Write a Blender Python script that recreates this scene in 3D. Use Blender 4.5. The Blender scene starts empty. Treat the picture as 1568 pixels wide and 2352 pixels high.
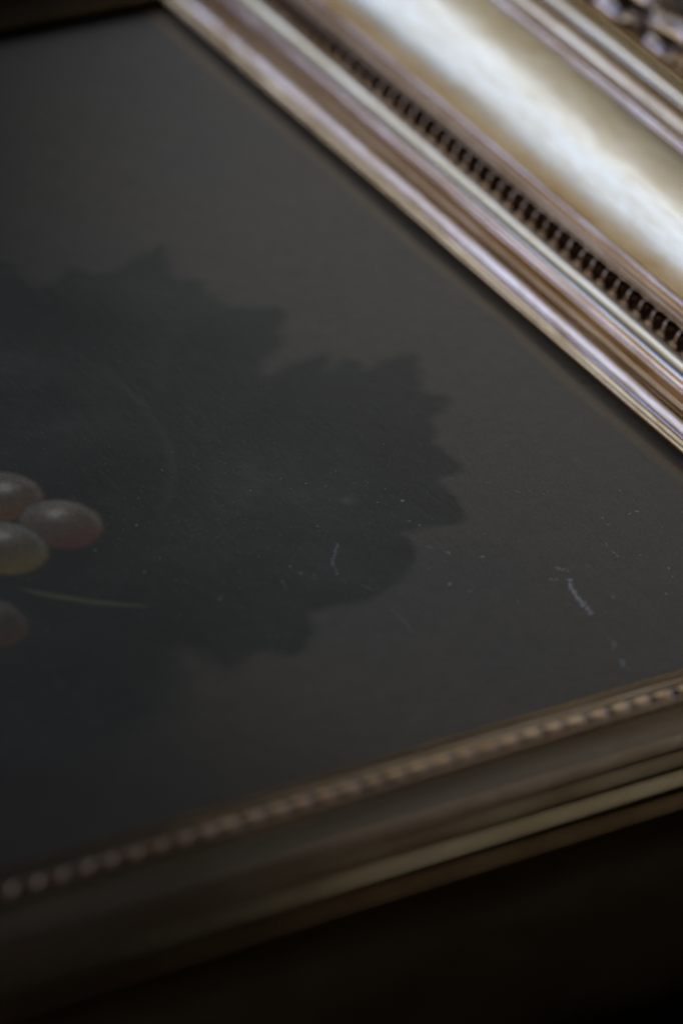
# Close-up of the corner of an old framed still life lying on a table.
import bpy, math, random
import numpy as np
from mathutils import Vector, Matrix

MM = 0.001
ZP = 0.0145            # height of the paint surface above the table, metres
scene = bpy.context.scene

# ------------------------------------------------------------------ camera
cam_data = bpy.data.cameras.new("camera")
cam = bpy.data.objects.new("camera", cam_data)
scene.collection.objects.link(cam)
scene.camera = cam
right = Vector((0.83753221, -0.53411491, 0.1151567))
up = Vector((0.21697726, 0.51855255, 0.82705751))
back = Vector((-0.50145855, -0.66770092, 0.55019525))
m = Matrix((right, up, back)).transposed().to_4x4()
m.translation = Vector((-0.51148772, -0.68105493, 0.56119915 + ZP))
cam.matrix_world = m
cam_data.sensor_fit = 'VERTICAL'
cam_data.sensor_height = 22.5
cam_data.sensor_width = 15.0
cam_data.lens = 22.5 * 10400.0 / 2352.0
cam_data.clip_start = 0.02
cam_data.clip_end = 50.0
cam_data.dof.use_dof = True
cam_data.dof.focus_distance = 1.032
cam_data.dof.aperture_fstop = 4.1
cam_data.dof.aperture_blades = 0

# ------------------------------------------------------------------ world and lamps
world = bpy.data.worlds.new("World")
scene.world = world
world.use_nodes = True
bg = world.node_tree.nodes["Background"]
bg.inputs[0].default_value = (0.95, 0.92, 0.95, 1)
bg.inputs[1].default_value = 0.003

TARGET = Vector((0.10, 0.06, 0.03))
def area(name, direction, dist, sx, sy, radiance, color, spread=math.pi):
    ld = bpy.data.lights.new(name, 'AREA')
    ld.shape = 'RECTANGLE'; ld.size = sx; ld.size_y = sy
    ld.energy = radiance * math.pi * sx * sy
    ld.color = color
    ob = bpy.data.objects.new(name, ld)
    scene.collection.objects.link(ob)
    d = Vector(direction).normalized()
    ob.location = TARGET + d * dist
    ob.rotation_euler = d.to_track_quat('Z', 'Y').to_euler()
    return ob
def arc_dir(a, y=0.669):
    h = math.sqrt(1 - y * y); a = math.radians(a)
    return (h * math.sin(a), y, h * math.cos(a))
def area_at(name, loc, sx, sy, radiance, color):
    d = Vector(loc) - TARGET
    return area(name, d, d.length, sx, sy, radiance, color)
area_at("window_light", (-.01, 1.0, 1.03), .24, .52, 1.60, (0.64, 0.88, 1.62))
area_at("warm_fill_light", (.23, 1.0, 1.02), .20, .42, 0.36, (1.0, 0.86, 0.62))  # unseen warm panel added to put dim gold into the lower cove
area_at("bright_fill_light", (.98, 1.0, .66), .70, .32, 0.66, (0.97, 0.98, 0.97))  # unseen fill panel added for the grey veil on the varnish
area_at("dim_fill_light", (1.10, 1.0, .97), .80, .24, 0.13, (1.0, 0.84, 0.56))  # unseen dim panel added to brighten the near rail's gold edge
area("pale_fill_light", arc_dir(-17, .68), 2.6, 0.40, 1.1, 0.48, (0.90, 0.95, 1.00))  # unseen panel added for the grey-olive reflection in the upper cove
area("blue_sky_strip_light", arc_dir(-47, .67), 2.6, 0.38, 1.1, 2.0, (0.28, 0.46, 1.30))  # unseen strip added for sky-blue streaks on the mouldings
area("side_fill_light", (-.78, .52, .36), 2.2, 1.2, 1.0, 1.1, (0.97, 0.98, 1.02))  # unseen lamp added for diffuse fill on the paint, clear of mirror paths

scene.render.engine = 'CYCLES'
scene.cycles.use_denoising = True
scene.cycles.max_bounces = 8
scene.view_settings.view_transform = 'Standard'
scene.view_settings.look = 'None'
scene.view_settings.gamma = 1.0
scene.view_settings.exposure = 0.0

# ------------------------------------------------------------------ drawing of the still life, millimetres on the panel
LEAF_A = [(-24.8, 127.1), (-18.9, 124.7), (-16.7, 122.1), (-17.4, 115.5), (-16.0, 110.6), (-10.1, 112.6), (-3.8, 116.2), (-0.5, 111.4), (4.3, 110.1), (11.7, 114.5), (17.5, 115.9), (22.9, 117.6), (19.7, 109.6), (17.4, 102.8), (20.7, 100.4), (23.6, 97.5), (21.0, 94.8), (21.8, 90.4), (22.6, 86.2), (27.8, 83.6), (35.1, 81.0), (31.7, 74.5), (27.9, 71.8), (27.7, 68.5), (23.9, 65.0), (16.2, 60.8), (14.0, 54.9), (5.7, 45.7), (-5.9, 36.5), (-17.2, 29.4), (-27.4, 22.1), (-41.0, 12.7), (-54.2, 1.7), (-67.0, -9.0), (-82.3, -13.1), (-99.3, -9.2)]
LEAF_B = [(14.0, 54.9), (20.0, 57.2), (27.0, 58.5), (33.2, 59.6), (32.6, 56.3), (29.3, 52.4), (35.9, 55.1), (38.7, 52.8), (37.6, 48.6), (44.6, 51.4), (50.7, 51.1), (53.8, 50.2), (49.3, 42.2), (45.1, 35.1), (50.7, 31.8), (46.1, 27.2), (40.8, 24.9), (39.2, 19.9), (35.0, 16.7), (36.6, 11.1), (36.5, 4.2), (33.7, 3.1), (27.9, 2.9), (27.9, -2.9), (26.8, -9.1), (24.3, -14.3), (21.1, -14.0), (14.9, -12.6), (10.4, -12.3), (7.8, -12.3), (8.7, -15.7), (7.4, -19.8), (3.1, -24.4), (-2.2, -28.0), (-8.6, -30.7), (-13.9, -31.7), (-22.4, -30.8), (-28.3, -30.0), (-28.8, -34.2), (-32.8, -39.5), (-36.4, -42.4), (-39.1, -43.1), (-42.1, -40.8), (-45.1, -38.6), (-49.4, -39.3), (-53.3, -42.1), (-56.3, -41.7), (-57.6, -39.2), (-57.5, -35.5), (-59.3, -31.3), (-61.5, -31.5), (-66.7, -40.4), (-72.9, -48.6), (-86.4, -53.5), (-102.6, -54.5), (-121.3, -49.5), (-99.3, -9.2), (-82.3, -13.1), (-67.0, -9.0), (-54.2, 1.7), (-41.0, 12.7), (-27.4, 22.1), (-17.2, 29.4), (-5.9, 36.5), (5.7, 45.7)]
TENDRIL = [(-84.2, 6.6), (-80.9, 1.7), (-78.2, -1.2), (-74.3, -4.4), (-68.8, -8.7), (-64.3, -11.5), (-60.6, -13.5), (-58.1, -15.4)]
SPECKS = [(42.7, -9.0), (49.2, -11.3), (54.9, -22.7), (54.7, -25.6), (54.2, -28.1), (53.8, -41.1), (51.5, -44.9), (61.7, -26.4), (63.6, -26.3), (62.2, -43.8), (57.0, -48.0), (55.9, -51.0), (20.1, -27.6), (13.8, -23.4), (10.8, -19.4), (7.0, -33.6), (9.6, -37.6), (25.7, -20.1), (65.9, -21.6), (65.1, -17.6), (62.4, -39.9), (13.6, -11.3), (12.1, -9.0), (15.6, -1.2), (17.4, -45.3), (73.5, -30.9), (28.3, -65.0), (8.0, 15.1), (6.7, 14.5), (12.1, 7.9), (2.3, 10.3), (-14.8, 15.6), (-39.6, 23.1), (-1.1, 13.0), (-7.9, -2.4), (-31.2, 2.6), (-26.8, -7.8), (-21.3, -16.9), (-40.9, -34.3), (-18.5, -43.8), (10.8, -19.6), (13.8, -23.6), (19.9, -27.5), (15.6, -1.3), (10.0, 0.3), (12.5, -8.9), (14.9, 4.0), (-5.5, 17.0), (-28.8, 30.6), (-45.5, 13.8), (-58.9, 8.5), (7.1, -33.6), (9.8, -37.7), (-43.3, -18.2), (-22.3, -13.7), (-53.1, -2.7)]
SCRATCHES = [([(-7.7, -10.4), (-9.9, -12.9), (-12.4, -15.9), (-13.4, -18.2), (-14.1, -20.6)], 0.42, 0, 1.5),
 ([(-14.5, -22.2), (-14.1, -24.2)], 0.2, 0, 0.8),
 ([(-10.4, -36.2), (-10.4, -38.2), (-10.0, -41.9), (-11.0, -46.2)], 0.35, 1, 1.3),
 ([(33.4, -42.3), (31.7, -45.8), (30.8, -49.3), (30.5, -53.8), (30.0, -55.9)], 0.75, 0, 3.2),
 ([(33.2, -38.3), (34.9, -39.2)], 1.0, 1, 3),
 ([(28.9, -41.2), (30.6, -41.5)], 0.8, 1, 2),
 ([(28.8, -66.0), (26.5, -69.1)], 0.8, 1, 1.6),
 ([(25.9, -72.6), (25.2, -75.6)], 0.8, 1, 2),
 ([(49.1, -36.9), (48.7, -40.3)], 0.3, 0, 1.2),
 ([(49.6, -33.8), (49.2, -35.0)], 0.35, 0, 1.5),
 ([(-26.9, -17.2), (-27.3, -20.4)], 0.3, 1, 1),
 ([(-11.3, -25.8), (-10.0, -29.0)], 0.3, 1, 1),
 ([(-90.5, -28.8), (-91.2, -33.4)], 0.4, 1, .5),
 ([(45.4, -15.5), (46.4, -18.9)], 0.25, 1, 0.5),
 ([(50.4, -55.7), (50.5, -57.0)], 0.5, 0, 2),
 ([(40.2, -38.1), (40.3, -40.5)], 0.4, 1, 0.8),
 ([(44.8, -8.9), (45.5, -10.9)], 0.25, 1, 0.7),
 ([(-20.3, -18.6), (-19.6, -20.3)], 0.2, 1, 0.8),
 ([(56.2, -30.8), (56.3, -33.5)], 0.3, 1, 0.8),
 ([(38.8, -51.2), (38.2, -53.2)], 0.6, 1, 1),
 ([(60.5, -37.1), (60.6, -38.4)], 0.4, 1, 0.9)]
VEINS = [([(-23.8, 84.2), (-20.0, 72.3), (-19.0, 55.8), (-21.4, 40.9), (-27.0, 28.6), (-34.3, 19.2), (-42.8, 11.6)], 1.3, .7, (.135, .13, .095)),
 ([(23.3, 52.7), (12.6, 53.0), (-3.9, 43.6), (-19.1, 30.2), (-33.8, 17.1)], 3.5, .12, (.10, .105, .08)),
 ([(18.7, -10.5), (0.1, -2.7), (-19.2, 3.5), (-36.4, 3.3), (-51.5, 0.5)], 1.3, .4, (.10, .105, .08)),
 ([(-36.0, -39.9), (-40.5, -23.9), (-46.0, -9.0)], 1.2, .4, (.10, .105, .08)),
 ([(10.5, 91.5), (-1.6, 75.2), (-13.3, 59.5), (-19.0, 55.8)], 2.0, .4, (.10, .105, .08))]
# centre x, y, radius, highlight, colours: far side, middle, rim, near side
GRAPE_SET = [
 (-67.8, 35.6, 10.0, (-66.0, 38.2), (.300, .285, .235), (.175, .140, .090), (.330, .315, .300), (.280, .145, .065)),
 (-60.9, 20.6, 9.7, (-60.2, 25.0), (.320, .300, .250), (.185, .145, .100), (.360, .330, .280), (.200, .085, .065)),
 (-77.5, 17.5, 10.5, (-75.6, 21.8), (.290, .310, .275), (.190, .165, .110), (.330, .350, .310), (.290, .230, .085)),
 (-94.4, -6.2, 9.4, (-93.4, -1.7), (.200, .180, .160), (.120, .095, .070), (.220, .200, .180), (.170, .105, .055)),
 (-84.0, 45.0, 9.0, (-82.0, 48.0), (.250, .230, .210), (.150, .120, .095), (.28, .26, .24), (.25, .12, .06)),
 (-97.0, 20.0, 9.0, (-96.0, 24.0), (.250, .230, .210), (.150, .120, .095), (.28, .26, .24), (.20, .15, .07)),
]
LIP_REFLECTION = 1.4
# ------------------------------------------------------------------ helpers
def link(o, parent=None):
    scene.collection.objects.link(o)
    if parent: o.parent = parent
    return o
def mesh_np(name, V, Fq, smooth=True, uv=None, col=None):
    """mesh from numpy: V (n,3) metres, Fq (m,4) or (m,3)"""
    me = bpy.data.meshes.new(name)
    V = np.asarray(V, np.float32); Fq = np.asarray(Fq, np.int32)
    n, k = Fq.shape
    me.vertices.add(len(V)); me.vertices.foreach_set("co", V.ravel())
    me.loops.add(n * k); me.loops.foreach_set("vertex_index", Fq.ravel())
    me.polygons.add(n); me.polygons.foreach_set("loop_start", np.arange(n, dtype=np.int32) * k)
    me.update(calc_edges=True)
    me.polygons.foreach_set("use_smooth", np.full(n, smooth))
    if uv is not None:
        l = me.uv_layers.new(name="UVMap")
        l.data.foreach_set("uv", np.asarray(uv, np.float32)[Fq.ravel()].ravel())
    if col is not None:
        a = me.color_attributes.new("pigment", 'FLOAT_COLOR', 'POINT')
        c = np.ones((len(V), 4), np.float32); c[:, :3] = col
        a.data.foreach_set("color", c.ravel())
    me.validate()
    return me
def obj(name, me, mat, parent=None):
    if mat is not None and not me.materials: me.materials.append(mat)
    return link(bpy.data.objects.new(name, me), parent)

# ------------------------------------------------------------------ materials
class NT:
    def __init__(s, name):
        s.m = bpy.data.materials.new(name); s.m.use_nodes = True
        s.t = s.m.node_tree; s.n = s.t.nodes; s.b = s.n["Principled BSDF"]
    def add(s, typ, **kw):
        n = s.n.new(typ)
        for k, v in kw.items(): setattr(n, k, v)
        return n
    def l(s, a, b): s.t.links.new(a, b)
    def mapping(s, src, scale):
        mp = s.add("ShaderNodeMapping"); mp.inputs["Scale"].default_value = scale
        s.l(src, mp.inputs["Vector"]); return mp.outputs[0]
    def noise(s, vec, scale, detail=4, rough=.55, dist=0):
        n = s.add("ShaderNodeTexNoise"); n.inputs["Scale"].default_value = scale
        n.inputs["Detail"].default_value = detail; n.inputs["Roughness"].default_value = rough
        n.inputs["Distortion"].default_value = dist
        s.l(vec, n.inputs["Vector"]); return n.outputs["Fac"]
    def ramp(s, fac, stops):
        r = s.add("ShaderNodeValToRGB"); e = r.color_ramp.elements
        while len(e) < len(stops): e.new(.5)
        for el, (p, c) in zip(e, stops):
            el.position = p; el.color = (*c, 1) if len(c) == 3 else (c[0],) * 3 + (1,)
        s.l(fac, r.inputs[0]); return r.outputs[0]
    def mix(s, fac, a, b, blend='MIX'):
        x = s.add("ShaderNodeMix", data_type='RGBA', blend_type=blend)
        for sock, v in ((x.inputs["Factor"], fac), (x.inputs["A"], a), (x.inputs["B"], b)) if False else ((x.inputs[0], fac), (x.inputs[6], a), (x.inputs[7], b)):
            if isinstance(v, (int, float)): sock.default_value = v
            elif isinstance(v, tuple): sock.default_value = (*v, 1)
            else: s.l(v, sock)
        return x.outputs[2]

def gilt(name, light, dark, rough=(.14, .27), coat=.0, use_uv=True, bump=.14):
    """old water gilding: pale leaf, rubbed patches, fine drawn streaks along the moulding"""
    t = NT(name); tc = t.add("ShaderNodeTexCoord")
    src = tc.outputs["UV"] if use_uv else tc.outputs["Object"]
    k = 1.0 if use_uv else 1000.0
    streak = t.noise(t.mapping(src, (.05 * k, 2.2 * k, .05 * k if use_uv else .4 * k)), 1.0, 5, .6)
    patch = t.noise(t.mapping(src, (.045 * k, .16 * k, .1 * k)), 1.0, 5, .62, .6)
    spot = t.noise(t.mapping(src, (.55 * k, .9 * k, .6 * k)), 1.0, 6, .7)
    c1 = t.mix(t.ramp(patch, [(.40, (0,)), (.72, (1,))]), light, dark)
    c2 = t.mix(t.ramp(streak, [(.45, (0,)), (.75, (.45,))]), c1, tuple(x * .62 for x in dark))
    c3 = t.mix(t.ramp(spot, [(.66, (0,)), (.76, (.85,))]), c2, (.055, .034, .020))
    t.l(c3, t.b.inputs["Base Color"])
    t.b.inputs["Metallic"].default_value = .96
    r = t.add("ShaderNodeMapRange"); r.inputs[3].default_value = rough[0]; r.inputs[4].default_value = rough[1]
    r.inputs[1].default_value = .3; r.inputs[2].default_value = .7
    t.l(streak, r.inputs[0]); t.l(r.outputs[0], t.b.inputs["Roughness"])
    bp = t.add("ShaderNodeBump"); bp.inputs["Strength"].default_value = bump; bp.inputs["Distance"].default_value = .00006
    mx = t.add("ShaderNodeMath", operation='ADD'); t.l(streak, mx.inputs[0]); t.l(spot, mx.inputs[1])
    t.l(mx.outputs[0], bp.inputs["Height"]); t.l(bp.outputs[0], t.b.inputs["Normal"])
    t.b.inputs["Coat Weight"].default_value = coat; t.b.inputs["Coat Roughness"].default_value = .12
    return t.m
GOLD = gilt("pale_gilding", (.86, .66, .40), (.62, .42, .22))
ROSE = gilt("worn_rose_gilding", (.86, .66, .48), (.58, .37, .20), rough=(.13, .24))
WARM = gilt("warm_gilding", (.88, .62, .30), (.54, .33, .13))
UMBER = gilt("rubbed_brown_gilding", (.52, .33, .16), (.36, .20, .08))
COVE = gilt("burnished_cove_gilding", (.84, .68, .42), (.70, .51, .26), rough=(.14, .20), bump=.03)
CARVE = gilt("carved_gilding", (.82, .66, .48), (.42, .24, .10), rough=(.14, .28), use_uv=False, bump=.35)
BEADM = gilt("bead_gilding", (.56, .42, .31), (.36, .24, .14), rough=(.14, .24), use_uv=False)

def painted(name):
    t = NT(name); at = t.add("ShaderNodeAttribute", attribute_name="pigment")
    tc = t.add("ShaderNodeTexCoord"); o = tc.outputs["Object"]
    fine = t.noise(t.mapping(o, (2600, 1500, 2000)), 1.0, 5, .7)
    brush = t.noise(t.mapping(o, (420, 120, 200)), 1.0, 4, .6, .8)
    c = t.mix(t.ramp(fine, [(.35, (0,)), (.7, (1,))]), t.mix(.5, (0.72,) * 3, (0.72,) * 3), (1.25, 1.24, 1.2))
    t.l(t.mix(1.0, at.outputs["Color"], c, 'MULTIPLY'), t.b.inputs["Base Color"])
    t.b.inputs["Roughness"].default_value = .55
    t.b.inputs["Specular IOR Level"].default_value = .25
    t.b.inputs["Coat Weight"].default_value = .9
    t.b.inputs["Coat Roughness"].default_value = .27
    bp = t.add("ShaderNodeBump"); bp.inputs["Strength"].default_value = .5; bp.inputs["Distance"].default_value = .00005
    mx = t.add("ShaderNodeMath", operation='MULTIPLY_ADD'); mx.inputs[1].default_value = 2.0
    t.l(brush, mx.inputs[0]); t.l(fine, mx.inputs[2])
    t.l(mx.outputs[0], bp.inputs["Height"]); t.l(bp.outputs[0], t.b.inputs["Normal"])
    t.l(bp.outputs[0], t.b.inputs["Coat Normal"])
    return t.m
PAINT = painted("varnished_oil_paint")
def plain(name, col, rough=.6, var=.3, scale=(60, 60, 60), coat=0.0):
    t = NT(name); tc = t.add("ShaderNodeTexCoord")
    n = t.noise(t.mapping(tc.outputs["Object"], scale), 1.0, 6, .6, .4)
    t.l(t.ramp(n, [(.3, tuple(c * (1 - var) for c in col)), (.7, tuple(c * (1 + var) for c in col))]), t.b.inputs["Base Color"])
    t.b.inputs["Roughness"].default_value = rough
    t.b.inputs["Coat Weight"].default_value = coat; t.b.inputs["Coat Roughness"].default_value = .3
    return t.m
def glint(m, k=.6, r=.42):
    b = m.node_tree.nodes["Principled BSDF"]; b.inputs["Metallic"].default_value = k; b.inputs["Roughness"].default_value = r
    return m
SCUFF = plain("chalky_scuff", (.85, .87, .92), .8, .3, (3000, 3000, 3000), 1.0)
SCUFF_SOFT = plain("faint_chalky_scuff", (.55, .58, .66), .8, .4, (3000, 3000, 3000), 1.0)
DUST = plain("pale_dust", (.8, .8, .82), .9, .3, (4000, 4000, 4000), 1.0)
BACKWOOD = plain("bare_frame_wood", (.10, .06, .035), .7, .3, (20, 300, 300))
TABLE = plain("brown_table_wood", (.23, .135, .062), .42, .25, (6, 90, 60))

for m_ in (SCUFF, SCUFF_SOFT, DUST): glint(m_)
# ------------------------------------------------------------------ table
bm_v = []; 
def slab(name, x0, x1, y0, y1, z0, z1, mat, b=.004, parent=None):
    V = []; F = []
    for (z, i) in ((z0, 0), (z1 - b, 0), (z1, b)):
        V += [(x0 + i, y0 + i, z), (x1 - i, y0 + i, z), (x1 - i, y1 - i, z), (x0 + i, y1 - i, z)]
    for r in range(2):
        for k in range(4):
            F.append((r * 4 + k, r * 4 + (k + 1) % 4, r * 4 + 4 + (k + 1) % 4, r * 4 + 4 + k))
    F.append((8, 9, 10, 11)); F.append((3, 2, 1, 0))
    return obj(name, mesh_np(name, V, F, smooth=False), mat, parent)
tb = slab("table_surface", -.75, .75, -.50, .62, -.03, 0.0, TABLE)
tb["kind"] = "structure"; tb["label"] = "brown wooden table surface under the picture frame"

# ------------------------------------------------------------------ frame
XR, XL, YB, YA = 86.2, -330.0, -83.8, 224.5          # sight opening, mm
frame = link(bpy.data.objects.new("picture_frame", None))
frame["label"] = "gilded picture frame with beaded edge, broad shiny cove and carved leaf border"
frame["category"] = "picture frame"

def bulge(p0, p1, h, n=10, pw=1.0):
    p0, p1 = np.array(p0, float), np.array(p1, float)
    d = p1 - p0; nrm = np.array([-d[1], d[0]]) / np.hypot(*d)
    t = np.linspace(0, 1, n)
    a = t * math.pi
    prof = np.sqrt(np.clip(1 - (2 * t - 1) ** 2, 0, 1)) if h > 0 else np.sin(a)
    # denser near the ends for round profiles
    if h > 0:
        t = (1 - np.cos(a)) / 2; prof = np.sin(a)
    return [tuple(p0 + d * tt + nrm * h * pp) for tt, pp in zip(t, prof)]
cove = [(25.0, 16.9)]
for i in range(1, 41):
    th = math.radians(21 + 17.5 * i / 40)
    cove.append((cove[-1][0] + 25.0 / 40, cove[-1][1] + math.tan(th) * 25.0 / 40))
kz = (31.3 - 16.9) / (cove[-1][1] - 16.9); cove = [(a, 16.9 + (b - 16.9) * kz) for a, b in cove]; ce = cove[-1]
OB, zo = 73.6, 4.6        # carved border starts here
SEGS = [
    ("sight_edge", WARM, [(6, 1.6), (.5, 1.6), (.1, 1.75), (0, 2.1)] + bulge((.05, 2.3), (2.2, 3.5), .3, 9), None),
    ("round_moulding", ROSE, bulge((2.2, 3.2), (6.3, 5.1), .42, 14), "pale round moulding nearest the painting"),
    ("hollow_moulding", UMBER, [(6.3, 5.0), (6.5, 4.7), (7.6, 4.65), (8.7, 5.0), (9.0, 5.5), (9.1, 7.7)] , None),
    ("fillet", ROSE, bulge((9.1, 7.7), (9.8, 8.0), .22, 6) + [(10.0, 7.9), (10.55, 8.0), (10.7, 9.3)], None),
    ("round_moulding", COVE, bulge((10.7, 9.3), (14.0, 11.45), .34, 18), "bright shiny round moulding beside the beads"),
    ("flat_moulding", ROSE, [(14.1, 11.1)] + bulge((14.3, 11.35), (16.9, 11.5), .08, 8), None),
    ("bead_channel", ROSE, [(16.9, 11.5), (17.0, 11.3), (18.0, 11.4), (19.2, 11.8), (19.8, 12.2), (20.0, 13.9)], None),
    ("flat_moulding", UMBER, bulge((20.0, 13.9), (21.0, 14.2), .14, 6) + bulge((21.1, 14.2), (22.4, 14.9), .18, 6) + [(22.5, 14.9), (22.8, 16.4)], None),
    ("ridge_moulding", ROSE, bulge((22.8, 16.4), (25.0, 16.9), .6, 10), None),
    ("cove", COVE, cove, None),
    ("reed", ROSE, bulge(ce, (53.3, 32.7), .6, 10) + [(53.6, 31.4)], None),
    ("reed", GOLD, [(53.6, 31.4), (54.2, 31.7)] + bulge((54.3, 31.9), (59.2, 34.2), .5, 18) + [(59.7, 32.4), (60.4, 32.0)], None),
    ("reed", COVE, [(60.4, 32.0), (61.0, 32.4)] + bulge((61.1, 32.9), (66.6, 35.1), .95, 20) + [(67.1, 33.2), (67.4, 32.7)], None),
    ("reed", UMBER, [(67.4, 32.7)] + bulge((67.8, 33.0), (71.2, 33.6), .6, 10) + [(71.6, 32.3)], None),
    ("carving_ground", WARM, [(71.6, 32.3), (73.6, 30.8), (80.6, 30.2), (88.6, 27.8), (96.6, 25.2), (101.6, 22.8), (103.6, 20.6)], None),
    ("outer_side", BACKWOOD, [(103.6, 20.6), (103.8, 17), (102, 6), (101, -14.3), (6, -14.3), (6, 1.6)], None),
]
RAILS = {  # name: (inner start corner, inner end corner, outward dir)
    'right': ((XR, YB), (XR, YA), (1, 0), (0, -1), (0, 1)),
    'near':  ((XL, YB), (XR, YB), (0, -1), (-1, 0), (1, 0)),
    'far':   ((XR, YA), (XL, YA), (0, 1), (1, 0), (-1, 0)),
    'left':  ((XL, YA), (XL, YB), (-1, 0), (0, 1), (0, -1)),
}
rng = np.random.default_rng(7)
def wob(L, seed):
    r = np.random.default_rng(seed)
    y = np.zeros_like(L)
    for f, a in ((1 / 190., .10), (1 / 70., .05), (1 / 23., .022), (1 / 8., .008)):
        y += a * np.sin(2 * math.pi * (f * L + r.random()))
    return y
rails = {}
for ri, (rn, (c0, c1, out, e0, e1)) in enumerate(RAILS.items()):
    rail = link(bpy.data.objects.new("rail", None), frame)
    rails[rn] = rail
    c0, c1, out, e0, e1 = (np.array(q, float) for q in (c0, c1, out, e0, e1))
    n = 150 if rn in ('right', 'near') else 60
    arc = 0
    for si, (sn, mat, prof, lab) in enumerate(SEGS):
        prof = np.array(prof); P = len(prof)
        seglen = np.r_[0, np.cumsum(np.hypot(*np.diff(prof, axis=0).T))] + arc + ri * 37
        arc += seglen[-1] - seglen[0]
        T = np.linspace(0, 1, n)
        V = np.zeros((n, P, 3)); UV = np.zeros((n, P, 2))
        for j, (s, z) in enumerate(prof):
            a = c0 + out * s + e0 * s; b = c1 + out * s + e1 * s
            pts = a[None] + (b - a)[None] * T[:, None]
            L = T * np.hypot(*(b - a)) - s
            w = wob(L, 11 + ri) + (.12 if sn == 'cove' else .35) * wob(L * 1.7, 40 + si) * (1 if 0 < j < P - 1 else 0)
            V[:, j, :2] = pts + out[None] * (w * .4)[:, None]
            V[:, j, 2] = z + (w * .6 if 0 < z < 50 and sn != 'outer_side' else 0)
            UV[:, j, 0] = L; UV[:, j, 1] = seglen[j]
        V[..., :] *= MM; V[..., 2] += ZP
        i, j = np.meshgrid(np.arange(n - 1), np.arange(P - 1), indexing='ij')
        q = (i * P + j).ravel()
        F = np.stack([q, q + P, q + P + 1, q + 1], 1)
        if rn != 'x': F = F[:, ::-1]
        me = mesh_np(sn, V.reshape(-1, 3), F, uv=UV.reshape(-1, 2))
        o = obj(sn, me, mat, rail)
        if lab: o["label"] = lab

# beads
def bead_mesh():
    nu, nv = 14, 9; V = []; F = []
    for a in range(nv):
        th = math.pi * a / (nv - 1)
        for b in range(nu):
            ph = 2 * math.pi * b / nu
            V.append((1.68 * math.sin(th) * math.cos(ph), 1.68 * math.sin(th) * math.sin(ph), 1.9 * math.cos(th)))
    for a in range(nv - 1):
        for b in range(nu):
            F.append((a * nu + b, (a + 1) * nu + b, (a + 1) * nu + (b + 1) % nu, a * nu + (b + 1) % nu))
    return np.array(V) * MM, np.array(F)
bV, bF = bead_mesh()
bead_me = [mesh_np("bead", bV * f, bF) for f in (1.0, .96, 1.03)]
def bead_at(rn, L):
    c0, c1, out, e0, e1 = (np.array(q, float) for q in RAILS[rn])
    d = (c1 - c0) / np.hypot(*(c1 - c0))
    p = c0 + d * L + out * 18.6
    return np.array([p[0], p[1], 12.75]) * MM + np.array([0, 0, ZP])
r = random.Random(5)
for rn, pitch, lo, hi in (('right', 5.0, 20, 320), ('near', 5.65, 150, 420), ('far', 5.0, 999, 0), ('left', 5.65, 999, 0)):
    c0, c1 = RAILS[rn][0], RAILS[rn][1]
    Ltot = abs(c1[0] - c0[0]) + abs(c1[1] - c0[1])
    rest = []
    L = -15.0
    while L < Ltot + 16:
        p = bead_at(rn, L + r.uniform(-.12, .12))
        if lo <= L <= hi:
            o = obj("bead", bead_me[r.randrange(3)], BEADM, rails[rn]); o.location = p
            o.rotation_euler = (r.uniform(-.3, .3), r.uniform(-.3, .3), r.uniform(0, 3))
        else: rest.append(p)
        L += pitch
    if rest:
        V = np.concatenate([bV + p for p in rest]); F = np.concatenate([bF + i * len(bV) for i in range(len(rest))])
        o = obj("bead_row", mesh_np("bead_row", V, F), BEADM, rails[rn]); o["kind"] = "stuff"

# carved acanthus leaves along the outer border
def lobe(V, F, p0, p1, bend, w, h, lift, flutes, curl=0.0, nt=22, nq=13):
    p0, p1 = np.array(p0, float), np.array(p1, float)
    d = p1 - p0; nn = np.array([-d[1], d[0]]) / np.hypot(*d)
    base = len(V)
    for i in range(nt):
        t = i / (nt - 1)
        c = p0 + d * t + nn * bend * math.sin(math.pi * t * .9)
        tt = d + nn * bend * math.cos(math.pi * t * .9) * math.pi * .9
        tn = np.array([-tt[1], tt[0]]) / np.hypot(*tt)
        ww = w * (math.sin(math.pi * min(1, (t * .93 + .07)) ** .8) ** .75) * (1 + .10 * math.sin(t * 17))
        hh = h * (.35 + .65 * math.sin(math.pi * (t * .85 + .1))) + lift + curl * max(0, t - .6) ** 2 * 6
        for k in range(nq):
            q = -1 + 2 * k / (nq - 1)
            fl = .16 * h * math.cos(math.pi * flutes * q) * (1 - t * .4)
            z = hh * math.sqrt(max(0, 1 - abs(q) ** 2.6)) + fl * (1 - q * q) - 2.2 * abs(q) ** 4
            x, y = c + tn * ww * q
            V.append((x, y, z))
    for i in range(nt - 1):
        for k in range(nq - 1):
            a = base + i * nq + k
            F.append((a, a + nq, a + nq + 1, a + 1))
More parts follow.
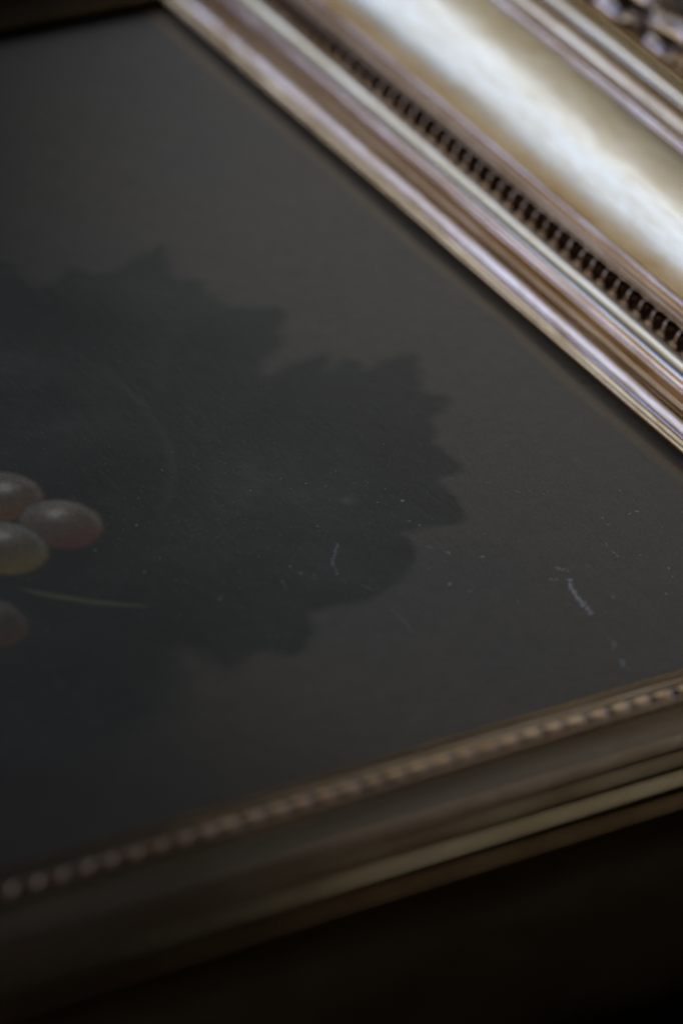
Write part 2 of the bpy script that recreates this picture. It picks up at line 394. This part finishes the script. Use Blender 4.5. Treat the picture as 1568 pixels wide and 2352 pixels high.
def carved_mesh(var):
    V, F = [], []
    rr = random.Random(var)
    j = lambda a: rr.uniform(-a, a)
    lobe(V, F, (-6, 8), (20 + j(1), 2.2), -2.5, 3.6, 3.6, 0, 2)
    lobe(V, F, (16, 10), (42 + j(1), 3.4), -3.0, 4.4, 4.2, 0, 2, .5)
    lobe(V, F, (-6, 18), (14 + j(1), 25.5), 3, 3.8, 3.4, 0, 2)
    lobe(V, F, (10, 16), (38 + j(1), 24), 3.5, 4.6, 4.8, 0, 3, .6)
    lobe(V, F, (-10, 12), (50 + j(1), 13), 4.2, 7.6, 7.4, .5, 5, 1.4)
    V = np.array(V)
    # follow the sloping ground: local y = distance outward from s = 78
    g = np.interp(OB + V[:, 1], [73, 80.6, 88.6, 96.6, 101.6, 104], [30.8, 30.2, 27.8, 25.2, 22.8, 20])
    V[:, 2] = V[:, 2] + g
    return mesh_np("carved_leaf", V * MM, np.array(F))
cm = [carved_mesh(1), carved_mesh(2)]
for rn, (c0, c1, out, e0, e1) in RAILS.items():
    c0, c1, out = (np.array(q, float) for q in (c0, c1, out))
    d = (c1 - c0) / np.hypot(*(c1 - c0)); Ltot = np.hypot(*(c1 - c0))
    pitch = 45.0; L = -76.0 + 9
    cnt = 0
    while L < Ltot + 90:
        p = c0 + d * L + out * OB
        if min(L + 76, Ltot + 76 - L) > (140 if rn == "near" else 185):      # the carving gathers at the corners
            L += pitch; continue
        o = obj("carved_leaf", cm[cnt % 2], CARVE, rails[rn]); cnt += 1
        X = -d; Y = out
        if X[0] * Y[1] - X[1] * Y[0] < 0:   # keep right handed by flipping the leaf along its length
            mt = Matrix(((X[0], Y[0], 0, p[0] * MM), (X[1], Y[1], 0, p[1] * MM), (0, 0, 1, ZP), (0, 0, 0, 1)))
        else:
            mt = Matrix(((X[0], Y[0], 0, p[0] * MM), (X[1], Y[1], 0, p[1] * MM), (0, 0, 1, ZP), (0, 0, 0, 1)))
        o.matrix_local = mt
        L += pitch

# ------------------------------------------------------------------ the painting (panel partitioned by painted motif)
xs = np.r_[np.arange(-334, -152, 6.0), np.arange(-150, 91.5, .42)]
ys = np.r_[np.arange(-88, -52, .7), np.arange(-52, 70, .42), np.arange(70, 229.5, .7)]
NX, NY = len(xs), len(ys)
GX, GY = np.meshgrid(xs, ys, indexing='ij')
X, Y = GX.ravel(), GY.ravel()
def vnoise(x, y, seed):
    r = np.random.default_rng(seed); G = r.random((64, 64))
    xi = np.floor(x).astype(int); yi = np.floor(y).astype(int)
    fx = x - xi; fy = y - yi; fx = fx * fx * (3 - 2 * fx); fy = fy * fy * (3 - 2 * fy)
    g = lambda a, b: G[a % 64, b % 64]
    return (g(xi, yi) * (1 - fx) + g(xi + 1, yi) * fx) * (1 - fy) + (g(xi, yi + 1) * (1 - fx) + g(xi + 1, yi + 1) * fx) * fy
def fbm(x, y, seed, o=4):
    s = 0; a = .5
    for i in range(o): s = s + a * vnoise(x * 2 ** i + i * 7.3, y * 2 ** i + i * 3.1, seed + i); a *= .5
    return s
def sdf(poly, x, y):
    P = np.array(poly); Q = np.roll(P, -1, 0)
    d = np.full(x.shape, 1e9); ins = np.zeros(x.shape, bool)
    for (ax, ay), (bx, by) in zip(P, Q):
        ex, ey = bx - ax, by - ay
        t = np.clip(((x - ax) * ex + (y - ay) * ey) / (ex * ex + ey * ey + 1e-9), 0, 1)
        d = np.minimum(d, (x - ax - ex * t) ** 2 + (y - ay - ey * t) ** 2)
        c = ((ay > y) != (by > y)) & (x < (bx - ax) * (y - ay) / (by - ay + 1e-12) + ax)
        ins ^= c
    return np.where(ins, -1, 1) * np.sqrt(d)
def smooth_poly(poly, it=1):
    P = np.array(poly, float)
    for _ in range(it):
        Q = np.roll(P, -1, 0)
        P = np.stack([P * .82 + Q * .18, P * .18 + Q * .82], 1).reshape(-1, 2)
    return P
def line_d(pts, x, y):
    d = np.full(x.shape, 1e9); tt = np.zeros(x.shape); n = len(pts) - 1
    for k in range(n):
        (ax, ay), (bx, by) = pts[k], pts[k + 1]
        ex, ey = bx - ax, by - ay
        t = np.clip(((x - ax) * ex + (y - ay) * ey) / (ex * ex + ey * ey + 1e-9), 0, 1)
        q = np.hypot(x - ax - ex * t, y - ay - ey * t)
        tt = np.where(q < d, (k + t) / n, tt); d = np.minimum(d, q)
    return d, tt
def sstep(a, b, v):
    t = np.clip((v - a) / (b - a), 0, 1); return t * t * (3 - 2 * t)
fine = fbm(X / 3.1 + Y / 9, Y / 2.2, 3, 4)          # brushy mottling
broad = fbm(X / 60, Y / 60, 21, 3)
BG = np.array([.31, .255, .165]); BG2 = np.array([.255, .225, .170])
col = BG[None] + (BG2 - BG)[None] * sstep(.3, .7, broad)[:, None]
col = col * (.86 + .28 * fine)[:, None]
# background colour is darkened towards the upper left and lower left of the still life
dark_upper = sstep(-10, 125, -X + .62 * (Y - 40))
dark_lower = sstep(30, 130, -X - .35 * Y)
col *= ((1 - .85 * dark_upper) * (1 - .7 * dark_lower))[:, None]
# the far leaf runs on a little beneath the near one
LEAF_A2 = [(x + 5, y - 6.5) if 27 <= i <= 33 else (x, y) for i, (x, y) in enumerate(LEAF_A)]
dL = sdf(smooth_poly(LEAF_A2), X, Y) + (fine - .47) * 1.2
dR = sdf(smooth_poly(LEAF_B), X, Y) + (fine - .47) * 1.2
blot0 = fbm(X / 22, Y / 22, 61, 2)
LA = np.array([.054, .064, .044]); LB = np.array([.052, .062, .043])
stroke = .5 * fbm(X / 2.3 + Y / 1.7 + 3 * blot0, (X - Y) / 6 + 2 * blot0, 51, 4) + .5 * fbm(X / 5, Y / 5, 52, 4)
blot = fbm(X / 17, Y / 17, 77, 3)
leafcolA = LA[None] * (.25 + 1.0 * stroke + .75 * blot)[:, None]
leafcolB = LB[None] * (.25 + 1.0 * stroke + .75 * blot)[:, None]
for cx, cy, rr_, amt in ((-13, 92, 14, -.4), (6, 96, 12, .45), (-45, 75, 26, .3), (-52, 55, 20, .3), (18, 88, 9, .2), (10, 75, 12, -.2)):
    g = np.exp(-((X - cx) ** 2 + (Y - cy) ** 2) / rr_ ** 2)[:, None]; leafcolA = leafcolA * (1 + 1.7 * amt * g * (.5 + blot[:, None]))
for cx, cy, rr_, amt in ((14, 44, 12, -.15), (-6, 26, 14, .2), (-2, 5, 22, .35), (-30, 10, 18, .25), (-10, -22, 16, .25), (-60, -25, 18, -.2), (24, 20, 12, -.1), (-42, -30, 10, .12)):
    g = np.exp(-((X - cx) ** 2 + (Y - cy) ** 2) / rr_ ** 2)[:, None]; leafcolB = leafcolB * (1 + 1.7 * amt * g * (.5 + blot[:, None]))
for pts, w, amt, ca in VEINS:
    d, tt = line_d(pts, X, Y)
    k = (np.exp(-(d / w) ** 2) * np.sin(np.pi * np.clip(tt, .02, .98)) ** .5 * amt)[:, None]
    leafcolA = leafcolA * (1 - k) + np.array(ca)[None] * k; leafcolB = leafcolB * (1 - k) + np.array(ca)[None] * k
m = (1 - sstep(-2.6, 2.2, dL))[:, None]; col = col * (1 - m) + leafcolA * m
softR = 1.25 + .02 * np.abs(Y + 10) + 5.5 * sstep(35, 75, -X)
m = (1 - sstep(-1, 1, dR / softR))[:, None]; col = col * (1 - m) + leafcolB * m
# lower left of the leaf fades into the darkened background
d, tt = line_d(TENDRIL, X, Y)
wT = .55 * np.sin(np.pi * np.clip(.12 + tt * .85, 0, 1)) + .05
kT = (np.exp(-(d / np.maximum(wT, .1)) ** 2) * sstep(0, .3, tt) * (1 - sstep(.85, 1, tt)) * .85)[:, None]
col = col * (1 - kT) + np.array([.42, .42, .18])[None] * kT
tend_mask = (d < .7) & (tt > .05) & (tt < .97)
grape_masks = []
for gi, (gx, gy, gr, (hx, hy), top, mid, rim, lowc) in enumerate(GRAPE_SET):
    dx, dy = X - gx, Y - gy
    # slightly oval grape
    rr_ = np.hypot(dx * .98, dy * .98) / gr
    ang = np.arctan2(dy, dx)
    rw = rr_ + (fine - .47) * .06
    inside = rw < 1.0
    upness = (dx * .25 + dy * .97) / gr         # away from the viewer is the lit side of the painted grape
    T, M_, R_, L_ = (np.array(c) for c in (top, mid, rim, lowc))
    g = M_[None] + (T - M_)[None] * sstep(.05, .95, upness)[:, None]
    g = g + (L_ - g) * (sstep(.05, .8, -upness + .25 * dx / gr))[:, None]
    g = g + (R_[None] - g) * (sstep(.62, .84, rw) * (1 - sstep(.84, 1.0, rw)) * sstep(-.5, .5, upness + .35 * dx / gr))[:, None] * .7
    g = g * (1 - .45 * sstep(.86, 1.02, rw))[:, None]
    hl = np.exp(-(((X - hx) / 2.1) ** 2 + ((Y - hy) / 1.7) ** 2)) * .9 + .28 * np.exp(-(((X - hx - 1) / 5) ** 2 + ((Y - hy) / 3.6) ** 2))
    g = g + (np.array([.80, .78, .70])[None] - g) * np.clip(hl * (.6 + .8 * fine), 0, 1)[:, None]
    g = np.array([1.62, 1.42, 1.08])[None] * g * (.72 + .55 * fbm(X / .9, Y / .9, 91 + gi, 3))[:, None]
    k = (1 - sstep(.90, 1.07, rw))[:, None]
    if gi in (3,): k = k * .8
    col = col * (1 - k) + g * k
    grape_masks.append(inside)
# ochre reflection of the gold lip in the varnish, put into the pigment
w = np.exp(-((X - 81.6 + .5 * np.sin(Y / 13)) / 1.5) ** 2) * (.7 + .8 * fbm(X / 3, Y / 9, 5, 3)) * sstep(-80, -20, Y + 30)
col = col + (np.array([.55, .36, .17])[None] - col) * np.clip(w * LIP_REFLECTION, 0, 1)[:, None]
# grey rubbed spot
g = np.exp(-((X - 4) ** 2 + (Y - 3.5) ** 2) / 1.6 ** 2) * (.4 + fine); col += (np.array([.16, .165, .16])[None]) * g[:, None]
# scattered paint losses and fine abrasion
ab = vnoise(X / .42, Y / .42, 131); dens = fbm(X / 25, Y / 25, 140, 2)
a_ = sstep(.93, 1.0, ab) * sstep(.35, .7, dens); col += a_[:, None] * np.array([.08, .083, .088])[None]

Z = (broad * .6 + fine * .02) * 0 + fbm(X / 90, Y / 90, 8, 2) * .25
V = np.stack([X * MM, Y * MM, Z * MM + ZP - .0002], 1)
i, j = np.meshgrid(np.arange(NX - 1), np.arange(NY - 1), indexing='ij')
q = (i * NY + j).ravel()
F = np.stack([q, q + NY, q + NY + 1, q + 1], 1)
region = np.zeros(len(X), int)
region[dL < 0] = 1; region[dR < 0] = 2; region[tend_mask] = 3
for gi in (4, 5, 0, 1, 2, 3): 
    if gi < len(grape_masks): region[grape_masks[gi]] = 10 + gi
fr = region[F[:, 0]]
def submesh(name, rid):
    f = F[fr == rid]
    if len(f) == 0: return None
    u, inv = np.unique(f.ravel(), return_inverse=True)
    return mesh_np(name, V[u], inv.reshape(-1, 4), col=col[u])
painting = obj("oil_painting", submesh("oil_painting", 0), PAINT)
painting["label"] = "dark varnished still life painting of vine leaves and grapes lying inside the gilded frame"
painting["category"] = "painting"
for rid, nm, lab in ((1, "painted_leaf", "dim painted vine leaf behind, its upper lobes blurred"), (2, "painted_leaf", "large dark painted vine leaf with toothed edge and pointed tip"),
                     (3, "painted_tendril", None)):
    o = obj(nm, submesh(nm, rid), PAINT, painting)
    if lab: o["label"] = lab
GL = ["brownish painted grape, upper one at the edge of the bunch", "reddish painted grape with a bright highlight", "olive green painted grape with a yellow lower edge", "dim brown painted grape, lowest of the bunch", None, None]
for gi in range(len(GRAPE_SET)):
    me = submesh("painted_grape", 10 + gi)
    if me:
        o = obj("painted_grape", me, PAINT, painting)
        if GL[gi]: o["label"] = GL[gi]

# ------------------------------------------------------------------ scuffs and dust on the varnish
def zsurf(x, y):
    return ZP - .0002 + float(fbm(np.array([x / 90.]), np.array([y / 90.]), 8, 2)[0]) * .25 * MM
def flake(V, F, x, y, rx, ry, ang, rnd, h=.05):
    n = 7; b = len(V); z = zsurf(x, y)
    ca, sa = math.cos(ang), math.sin(ang)
    V.append((x * MM, y * MM, z + h * MM))
    for k in range(n):
        t = 2 * math.pi * k / n; s = rnd.uniform(.6, 1.15)
        px, py = rx * s * math.cos(t), ry * s * math.sin(t)
        V.append(((x + px * ca - py * sa) * MM, (y + px * sa + py * ca) * MM, z + .012 * MM))
    for k in range(n): F.append((b, b + 1 + k, b + 1 + (k + 1) % n))
rnd = random.Random(3)
for si, (pts, w, soft, dens) in enumerate(SCRATCHES):
    V_, F_ = [], []
    for (ax, ay), (bx, by) in zip(pts[:-1], pts[1:]):
        L = math.hypot(bx - ax, by - ay); n = max(2, int(L / .26 * dens))
        for k in range(n):
            t = (k + rnd.random()) / n
            if rnd.random() < .25: continue
            flake(V_, F_, ax + (bx - ax) * t + rnd.gauss(0, w * .5), ay + (by - ay) * t + rnd.gauss(0, w * .35),
                  rnd.uniform(.12, .42) * (w + .3), rnd.uniform(.09, .24) * (w + .3), math.atan2(by - ay, bx - ax) + rnd.gauss(0, .5), rnd)
    if F_:
        o = obj("scuff_mark", mesh_np("scuff_mark", V_, F_), SCUFF_SOFT if soft else SCUFF, painting)
V_, F_ = [], []
for x, y in SPECKS:
    for _ in range(rnd.choice((1, 1, 2, 3))):
        flake(V_, F_, x + rnd.gauss(0, .2), y + rnd.gauss(0, .2), rnd.uniform(.14, .34), rnd.uniform(.10, .22), rnd.uniform(0, 3), rnd)
for _ in range(1500):
    x = rnd.gauss(-15, 45); y = rnd.gauss(0, 28)
    if not (-120 < x < 84 and -70 < y < 120): continue
    s = rnd.uniform(.035, .09) * (1.6 if rnd.random() < .06 else 1)
    flake(V_, F_, x, y, s * rnd.uniform(1, 2.2), s, rnd.uniform(0, 3), rnd)
dust = obj("dust", mesh_np("dust", V_, F_), DUST)
dust["kind"] = "stuff"; dust["label"] = "pale dust specks scattered on the dark varnish"
